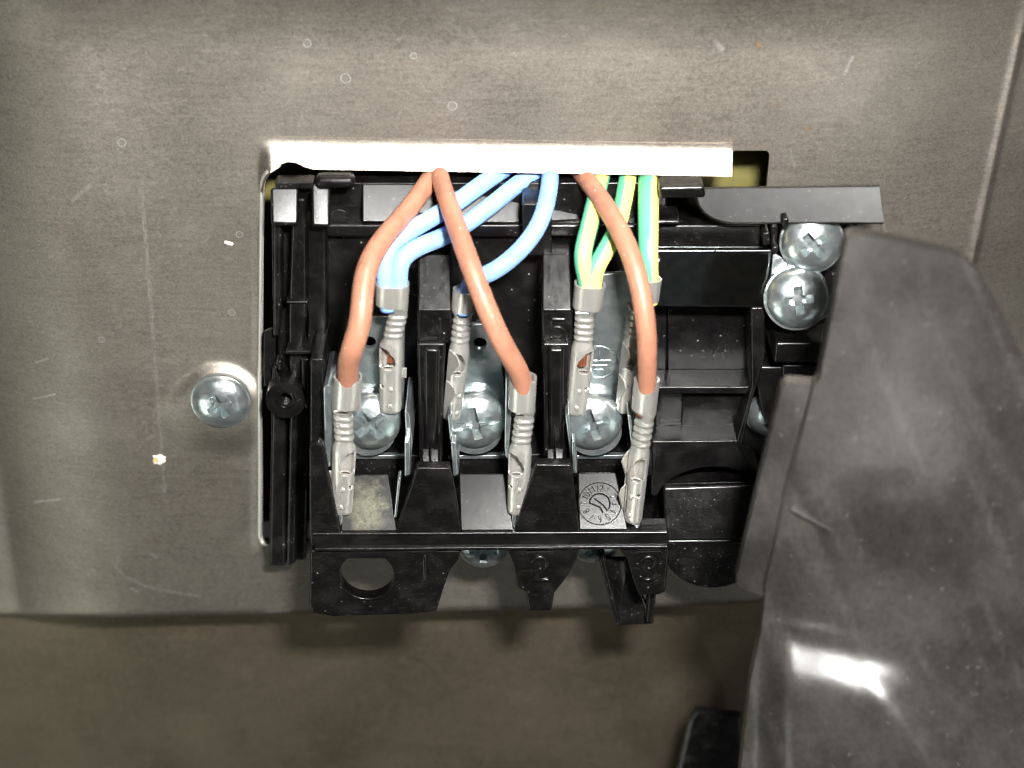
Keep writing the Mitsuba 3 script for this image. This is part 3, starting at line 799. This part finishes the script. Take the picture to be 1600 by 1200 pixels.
# ------------------------------------------------------------------ wires and their crimped receptacles
def receptacle(parent, top, bot, y, half=1.85, sleeve=2.3, turn=0.0, shift=0.5, flip=1, first=33, deep=1.0, copper=False, off=0.0):
    """crimped push-on receptacle from the pixel TOP to the pixel BOT, standing at depth y"""
    A, B = V(*top, y), V(*bot, y + 0.3)
    L = np.linalg.norm(B - A)
    n_px = math.hypot(bot[0] - top[0], bot[1] - top[1])
    k = L / n_px * (n_px / 200.0)                  # mm for each 1/200 of the length
    st = [(0, off, sleeve, sleeve * deep), (first - 2, off, sleeve * 0.97, sleeve * 0.97 * deep), (first + 3, shift * 0.7, 1.75, 1.35), (first + 8, shift, 1.45, 1.2)]
    s0, s1 = first + 12, first + 50
    for i in range(33):
        s = s0 + (s1 - s0) * i / 32
        w = 0.17 * (0.5 - 0.5 * math.cos(2 * math.pi * 4 * i / 32))
        st.append((s, shift * (1 - i / 40), 1.36 + w, 1.05 + w))
    st += [(s1 + 4, shift * 0.2, 1.5, 1.15), (s1 + 10, 0.0, half * 0.97, 1.3), (s1 + 16, 0, half, 1.35), (194, 0, half * 0.93, 1.2), (198.5, 0, half * 0.88, 1.1), (200, 0, half * 0.8, 0.95)]
    ang = np.arange(40) * 2 * math.pi / 40
    def ring(s, cx, a_, b_, e=0.8):
        c_, s_ = np.cos(ang), np.sin(ang)
        return np.c_[cx + a_ * np.sign(c_) * np.abs(c_) ** e, b_ * np.sign(s_) * np.abs(s_) ** e, np.full(40, s * k)]
    m = loft([ring(*q_) for q_ in st])
    cut = [loft([ring(-5, off, sleeve - 0.33, sleeve * deep - 0.33), ring(first + 1, off, sleeve - 0.4, sleeve * 0.97 * deep - 0.36)])]
    # the crimp sleeve ends in front before it does behind: the end of the insulation shows
    cut.append(box((-6, 0.25, (first + 0.5) * k), (0.35, 6, (first + 9) * k)))
    h0 = s1 + 13
    cut.append(loft([ring(h0, 0, half - 0.35, 0.95), ring(205, 0, half * 0.93 - 0.35, 0.85)]))
    sx = np.array([(-3, 4), (-1.3, -1), (-0.5, 2), (-0.1, 8), (0.5, 14), (0.75, 22), (0.5, 29), (-0.2, 33), (-1.0, 33), (-1.6, 31), (-3, 31)]) * [flip, 1]
    pol = Polygon([(a_ * half / 1.85, (h0 + b_) * k) for a_, b_ in sx]).buffer(0)
    pm_ = []
    for t in tris(pol):
        pm_.append(Manifold.hull_points(np.array([[x, yy, z] for x, z in t for yy in (0.12, 4)])))
    cut.append(union(pm_))
    cut.append(Manifold.sphere(0.5, 16).scale([1, 1.6, 0.8]).rotate([0, -30, 0]).translate([-half * 0.75 * flip, 1.1, 157 * k]))
    if turn:
        cut.append(box((half * 0.45 * flip - 0.12, 0, 145 * k), (half * 0.45 * flip + 0.12, 3, 186 * k)))
    m = m - union(cut)
    bumps = [Manifold.sphere(0.5, 20).scale([1, 0.6, 1]).translate([0.05 * half, 1.27, 160 * k]), Manifold.sphere(0.5, 20).scale([1, 0.6, 1]).translate([0, 1.15, 187 * k])]
    if turn:                                        # bent side wings of the open receptacle
        for sa, sb, fl in ((h0 - 4, h0 + 36, 0.5), (h0 + 44, h0 + 86, 0.35)):
            bumps.append(Manifold.hull_points(np.array([(sgn_ * (half * 0.92 + dx_), yy_, s_ * k) for sgn_ in (-flip * (1 if turn < 0 else -1),) for dx_ in (0, 0.28) for yy_, s_ in ((-0.3, sa), (1.5, sa + 4), (1.7 + fl, sa + 12), (0.4, sb), (-0.3, sb + 4))])))
    # rolled lip of the receptacle's mouth and a small locking ear
    mouth = [(-half * 0.9 * flip * math.cos(q_) if False else half * 0.55 * math.cos(q_) - 0.35 * flip, 0.55 + 0.75 * math.sin(q_), (h0 + 34) * k) for q_ in np.linspace(0, 2 * math.pi, 25)]
    bumps.append(union([Manifold.sphere(0.17, 10).translate(list(q_)) for q_ in mouth]))
    bumps.append(box((half * 0.8 * flip if flip > 0 else -half - 0.55, -0.4, (h0 + 35) * k), (half + 0.55 if flip > 0 else -half * 0.8, 0.1, (h0 + 50) * k), 0.08))
    m = union([m] + bumps)
    ax = (B - A) / L
    u, v, w = frame(ax, [1.0, 0, 0])
    if v[1] > 0:                                    # local +y faces the viewer
        v = -v
        u = np.cross(v, w)
    a = math.radians(turn)
    u2, v2 = u * math.cos(a) + v * math.sin(a), -u * math.sin(a) + v * math.cos(a)
    m = place(m, A, u2, v2, w)
    key = add(parent + '__spade_connector', m, 'tin', smooth=38)
    strands = []
    for i in range(7 if copper else 0):
        q_ = 2 * math.pi * i / 7
        pts = np.array([[0.42 * math.cos(q_) * (1 + 0.2 * t_) + 0.15, 0.42 * math.sin(q_) - 0.1, (h0 - 4 + 30 * t_) * k] for t_ in (0, 0.5, 1)])
        w3 = A + pts[:, :1] * u2 + pts[:, 1:2] * v2 + pts[:, 2:] * w
        strands.append(trimesh.Trimesh(*tube(w3, 0.22, 8), process=False))
    if strands:
        add(key + '__copper_strands', trimesh.util.concatenate(strands), 'copper', smooth=True)
    return key

def wire(name, label, group, pts, r, mat, stripe=None, **kw):
    key = thing(name, label, 'wire', group)
    path = spline([V(a_, b_, y_) for a_, b_, y_ in pts], 70)
    if np.ndim(r):
        r = np.interp(np.linspace(0, 1, 70), np.linspace(0, 1, len(r)), r)
    if stripe:
        v, f, c = tube(path, r, 40, stripe=stripe, **kw)
        add(key + '__insulation', (v, f), mat, smooth=True, color=c)
    else:
        add(key + '__insulation', tube(path, r, 32), mat, smooth=True)
    return key

BR, BL, GY = 'brown wires', 'blue wires', 'green and yellow earth wires'
GREEN, YELLOW = np.array([0.12, 0.47, 0.28]), np.array([0.87, 0.81, 0.22])

w1 = wire('brown_wire', 'leftmost brown wire, curving down to the connector in the first bay', BR,
          [(716, 225, 6), (690, 255, 3), (664, 292, -3), (632, 335, -9), (598, 375, -15), (574, 420, -19), (566, 470, -22), (562, 505, -23.5), (552, 540, -24), (544, 570, -22.5), (543, 600, -20.5), (541, 634, -20.1)], [1.45, 1.47, 1.5, 1.54, 1.6, 1.62, 1.66, 1.52, 1.48], 'pvc_brown')
receptacle(w1, (544, 588), (533, 800), -20, half=1.85, sleeve=2.15, first=42, shift=-0.5, flip=-1)
w2 = wire('brown_wire', 'middle brown wire, crossing in front of the blue wires to the second bay', BR,
          [(672, 220, 7), (682, 255, 2), (692, 292, -5), (712, 350, -14), (737, 420, -20), (764, 490, -23), (790, 545, -23.5), (810, 580, -22), (818, 610, -20.5), (819, 634, -20)], [1.36, 1.38, 1.42, 1.46, 1.52, 1.55, 1.57, 1.52, 1.48], 'pvc_brown')
receptacle(w2, (817, 590), (809, 800), -20, half=1.8, sleeve=2.1, first=44, shift=0.5, flip=1)
w3 = wire('brown_wire', 'rightmost brown wire, arching over the earth wires to the third bay', BR,
          [(880, 220, 7), (900, 258, 3), (925, 292, -4), (960, 345, -13), (986, 400, -18), (1001, 455, -21), (1010, 520, -23), (1011, 575, -22), (1010, 610, -20.5), (1004, 646, -20)], [1.4, 1.42, 1.45, 1.5, 1.5, 1.48, 1.4, 1.35], 'pvc_brown')
receptacle(w3, (1011, 592), (988, 814), -20, half=1.6, sleeve=1.85, first=42, shift=0.3, turn=38, flip=-1)

b1 = wire('blue_wire', 'upper blue wire of the pair crimped into one connector in the first bay', BL,
          [(850, 215, 9), (805, 252, 3), (758, 284, -2), (700, 325, -7), (640, 361, -10.5), (611, 386, -12.5), (602, 412, -13.5), (603, 440, -14), (606, 470, -14.2), (608, 484, -14.2)], 1.36, 'pvc_blue')
b2 = wire('blue_wire', 'lower blue wire of the pair crimped into one connector in the first bay', BL,
          [(890, 220, 9), (850, 256, 3), (806, 290, -1), (745, 338, -6), (690, 371, -9.5), (645, 391, -12.5), (627, 410, -13.6), (623, 438, -14), (619, 474, -14.1)], 1.36, 'pvc_blue')
receptacle(b1, (613, 442), (610, 642), -14, half=1.85, sleeve=2.55, deep=0.8, first=33, shift=0.95, flip=1, copper=True)
b3 = wire('blue_wire', 'single blue wire looping down to the connector behind the middle brown wire', BL,
          [(862, 215, 9), (860, 258, 3), (857, 300, -6), (841, 352, -11), (805, 398, -12.5), (764, 427, -13.2), (738, 441, -13), (726, 466, -14), (722, 488, -14)], 1.34, 'pvc_blue')
receptacle(b3, (727, 452), (706, 653), -14, half=1.6, sleeve=1.75, first=30, turn=-42, shift=0.1, flip=1)

g1 = wire('earth_wire', 'left green and yellow wire of the pair sharing one connector', GY,
          [(952, 215, 9), (944, 258, 3), (931, 310, -5), (919, 360, -11), (911, 400, -13.5), (914, 425, -14), (919, 450, -14.1), (926, 482, -14.1)], 1.35, 'pvc_stripe', (GREEN, YELLOW, 0.78), phase=0.2, twist=0.3)
g2 = wire('earth_wire', 'middle green and yellow wire, joining the left one in a shared connector', GY,
          [(992, 215, 9), (984, 258, 3), (974, 315, -5), (957, 372, -11), (937, 408, -13.5), (929, 428, -14), (926, 450, -14.1), (924, 474, -14.1)], 1.35, 'pvc_stripe', (GREEN, YELLOW, 0.80), phase=0.45, twist=0.6)
receptacle(g1, (922, 443), (899, 645), -14, half=1.8, sleeve=2.35, deep=0.8, first=36, shift=-0.3, flip=-1, copper=True)
g3 = wire('earth_wire', 'rightmost green and yellow wire, straight down behind the brown wire', GY,
          [(1015, 215, 9), (1014, 258, 3), (1013, 310, -4), (1013, 370, -10), (1014, 420, -12.2), (1016, 450, -12.4), (1014, 475, -12.6)], [1.6, 1.6, 1.6, 1.6, 1.5, 1.38, 1.3], 'pvc_stripe', (GREEN, YELLOW, 0.72), phase=1.1, twist=-0.2)
receptacle(g3, (1000, 436), (977, 642), -13, half=1.55, sleeve=1.8, first=34, turn=-25, shift=0.25, flip=1, off=1.6)

# ------------------------------------------------------------------ the open cover at the right, nearer to the lens
tc_ = thing('terminal_cover', 'dusty black plastic cover hinged open at the right, out of focus', 'cover')
YC = -50.0
CB = 'cover_black'
def vpart(name, m, smooth=50, label=None):
    return add(tc_ + '__' + name, m, CB, smooth=smooth, label=label)
def softplus(a_, w):
    return (a_ + np.sqrt(a_ * a_ + w * w)) / 2

def sstep(a_, b_, x):
    t_ = np.clip((x - a_) / (b_ - a_), 0, 1)
    return t_ * t_ * (3 - 2 * t_)

CREASE = np.array([(300, 1500), (640, 1494), (780, 1472), (900, 1444), (1030, 1440), (1100, 1470), (1300, 1600)], float)

def cover_y(px, py):
    """how far the shell of the cover stands off the plane YC, in mm"""
    px, py = np.asarray(px, float), np.asarray(py, float)
    s_ = px - np.interp(py, CREASE[:, 0], CREASE[:, 1])
    f = 0.028 * softplus(s_, 70.0)                              # the right side turns back
    f += 0.021 * softplus(790 - py, 40.0)                       # the upper part leans back
    f -= 0.022 * (px - 1200) * sstep(450, 1010, py)
    f -= 0.022 * softplus(py - 900, 60.0)             # the lower end swings towards the lens
    t_ = (py - (986 + (px - 1200) * 0.25)) / 62.0
    win = sstep(1176, 1236, px) * (1 - sstep(-95, 25, s_))
    f -= 3.25 * (softplus(t_, 0.5) - softplus(t_ - 1, 0.5)) * win
    e_ = np.hypot((px - 1270) / 60.0, (py - 972 - (px - 1200) * 0.2) / 9.0)
    f -= 0.35 * np.exp(-e_ ** 2)                                # a low rib above the ledge
    f += 0.22 * sstep(1290, 1350, px) * sstep(730, 760, py) * (1 - sstep(900, 960, py)) * (1 - sstep(-70, -30, s_))   # shallow recess
    f += 0.22 * (meshkit.fbm(np.stack([px * 0.012, py * 0.012, 0 * px], -1), 3, 3) - 0.5)
    return f

def shell(outline, off, thick, step=9.0, fn=cover_y):
    from scipy.spatial import Delaunay
    pg = Polygon(outline)
    L_ = pg.exterior.length
    bd = np.array([pg.exterior.interpolate(d_).coords[0] for d_ in np.arange(0, L_, step)])
    x0, y0, x1, y1 = pg.bounds
    gx, gy = np.meshgrid(np.arange(x0, x1, step), np.arange(y0, y1, step))
    inner = pg.buffer(-step * 0.6)
    pts = np.c_[gx.ravel(), gy.ravel()]
    pts = pts[shapely.contains_xy(inner, pts[:, 0], pts[:, 1])]
    p_ = np.vstack([bd, pts])
    tri = Delaunay(p_).simplices
    c_ = p_[tri].mean(1)
    tri = tri[shapely.contains_xy(pg.buffer(0.5), c_[:, 0], c_[:, 1])]
    y_ = YC + off + fn(p_[:, 0], p_[:, 1])
    P_ = np.array([V(a_, b_, q_) for (a_, b_), q_ in zip(p_, y_)])
    e_ = np.cross(P_[tri[:, 1]] - P_[tri[:, 0]], P_[tri[:, 2]] - P_[tri[:, 0]])
    tri[e_[:, 1] > 0] = tri[e_[:, 1] > 0][:, ::-1]
    n_ = len(P_)
    ed = {}
    for t_ in tri:
        for k in range(3):
            ed[(t_[k], t_[(k + 1) % 3])] = 1
    rim_ = [(a_, b_) for a_, b_ in ed if (b_, a_) not in ed]
    f_ = [tri, tri[:, ::-1] + n_]
    # a small bevel in front of the wall
    side_ = np.array([[a_, a_ + n_, b_] for a_, b_ in rim_] + [[b_, a_ + n_, b_ + n_] for a_, b_ in rim_])
    return np.vstack([P_, P_ + [0, thick, 0]]), np.vstack(f_ + [side_])

cover_px = [(1334, 366), (1372, 372), (1440, 386), (1500, 400), (1530, 426), (1566, 486), (1600, 560), (1640, 640), (1720, 760), (1720, 1270), (1150, 1270), (1160, 1180), (1174, 1060), (1190, 985), (1196, 925), (1228, 760), (1272, 606), (1280, 596), (1322, 374)]
vpart('shell', shell(cover_px, 0, 2.6), smooth=45)
vpart('left_flange', shell([(1232, 598), (1290, 602), (1262, 720), (1202, 932), (1160, 922), (1150, 908), (1222, 606)], 1.2, 2.2, 7.0), smooth=45)
vpart('rim', shell([(1324, 372), (1336, 368), (1290, 600), (1206, 925), (1194, 922), (1272, 604), (1281, 596)], -0.45, 2.2, 5.0), smooth=60)
rib_c = spline([V(1160, 1160, YC - 3.6), V(1196, 1170, YC - 4.6), V(1240, 1183, YC - 5.6)], 12)
vpart('lower_rib', tube(rib_c, 0.9, 14), smooth=True)
g0, g1 = V(1240, 796, YC + cover_y(1240, 796) - 0.3), V(1300, 830, YC + cover_y(1300, 830) - 0.3)
vpart('gusset', Manifold.batch_hull([Manifold.sphere(0.55, 12).translate(list(g0)), Manifold.sphere(0.3, 12).translate(list(g1)), Manifold.sphere(0.5, 12).translate(list(g0 + [0, 3, 0])), Manifold.sphere(0.3, 12).translate(list(g1 + [0, 3, 0]))]), smooth=50)

cl = add('plastic_clip', rhull(np.vstack([[V(a_, b_, yy) for a_, b_ in ((1085, 1108), (1160, 1116), (1170, 1260), (1046, 1260), (1076, 1120))] for yy in (-6, 6)]), 0.8), BK, label='corner of a grainy black plastic piece at the bottom edge, left of the cover', cat='clip')
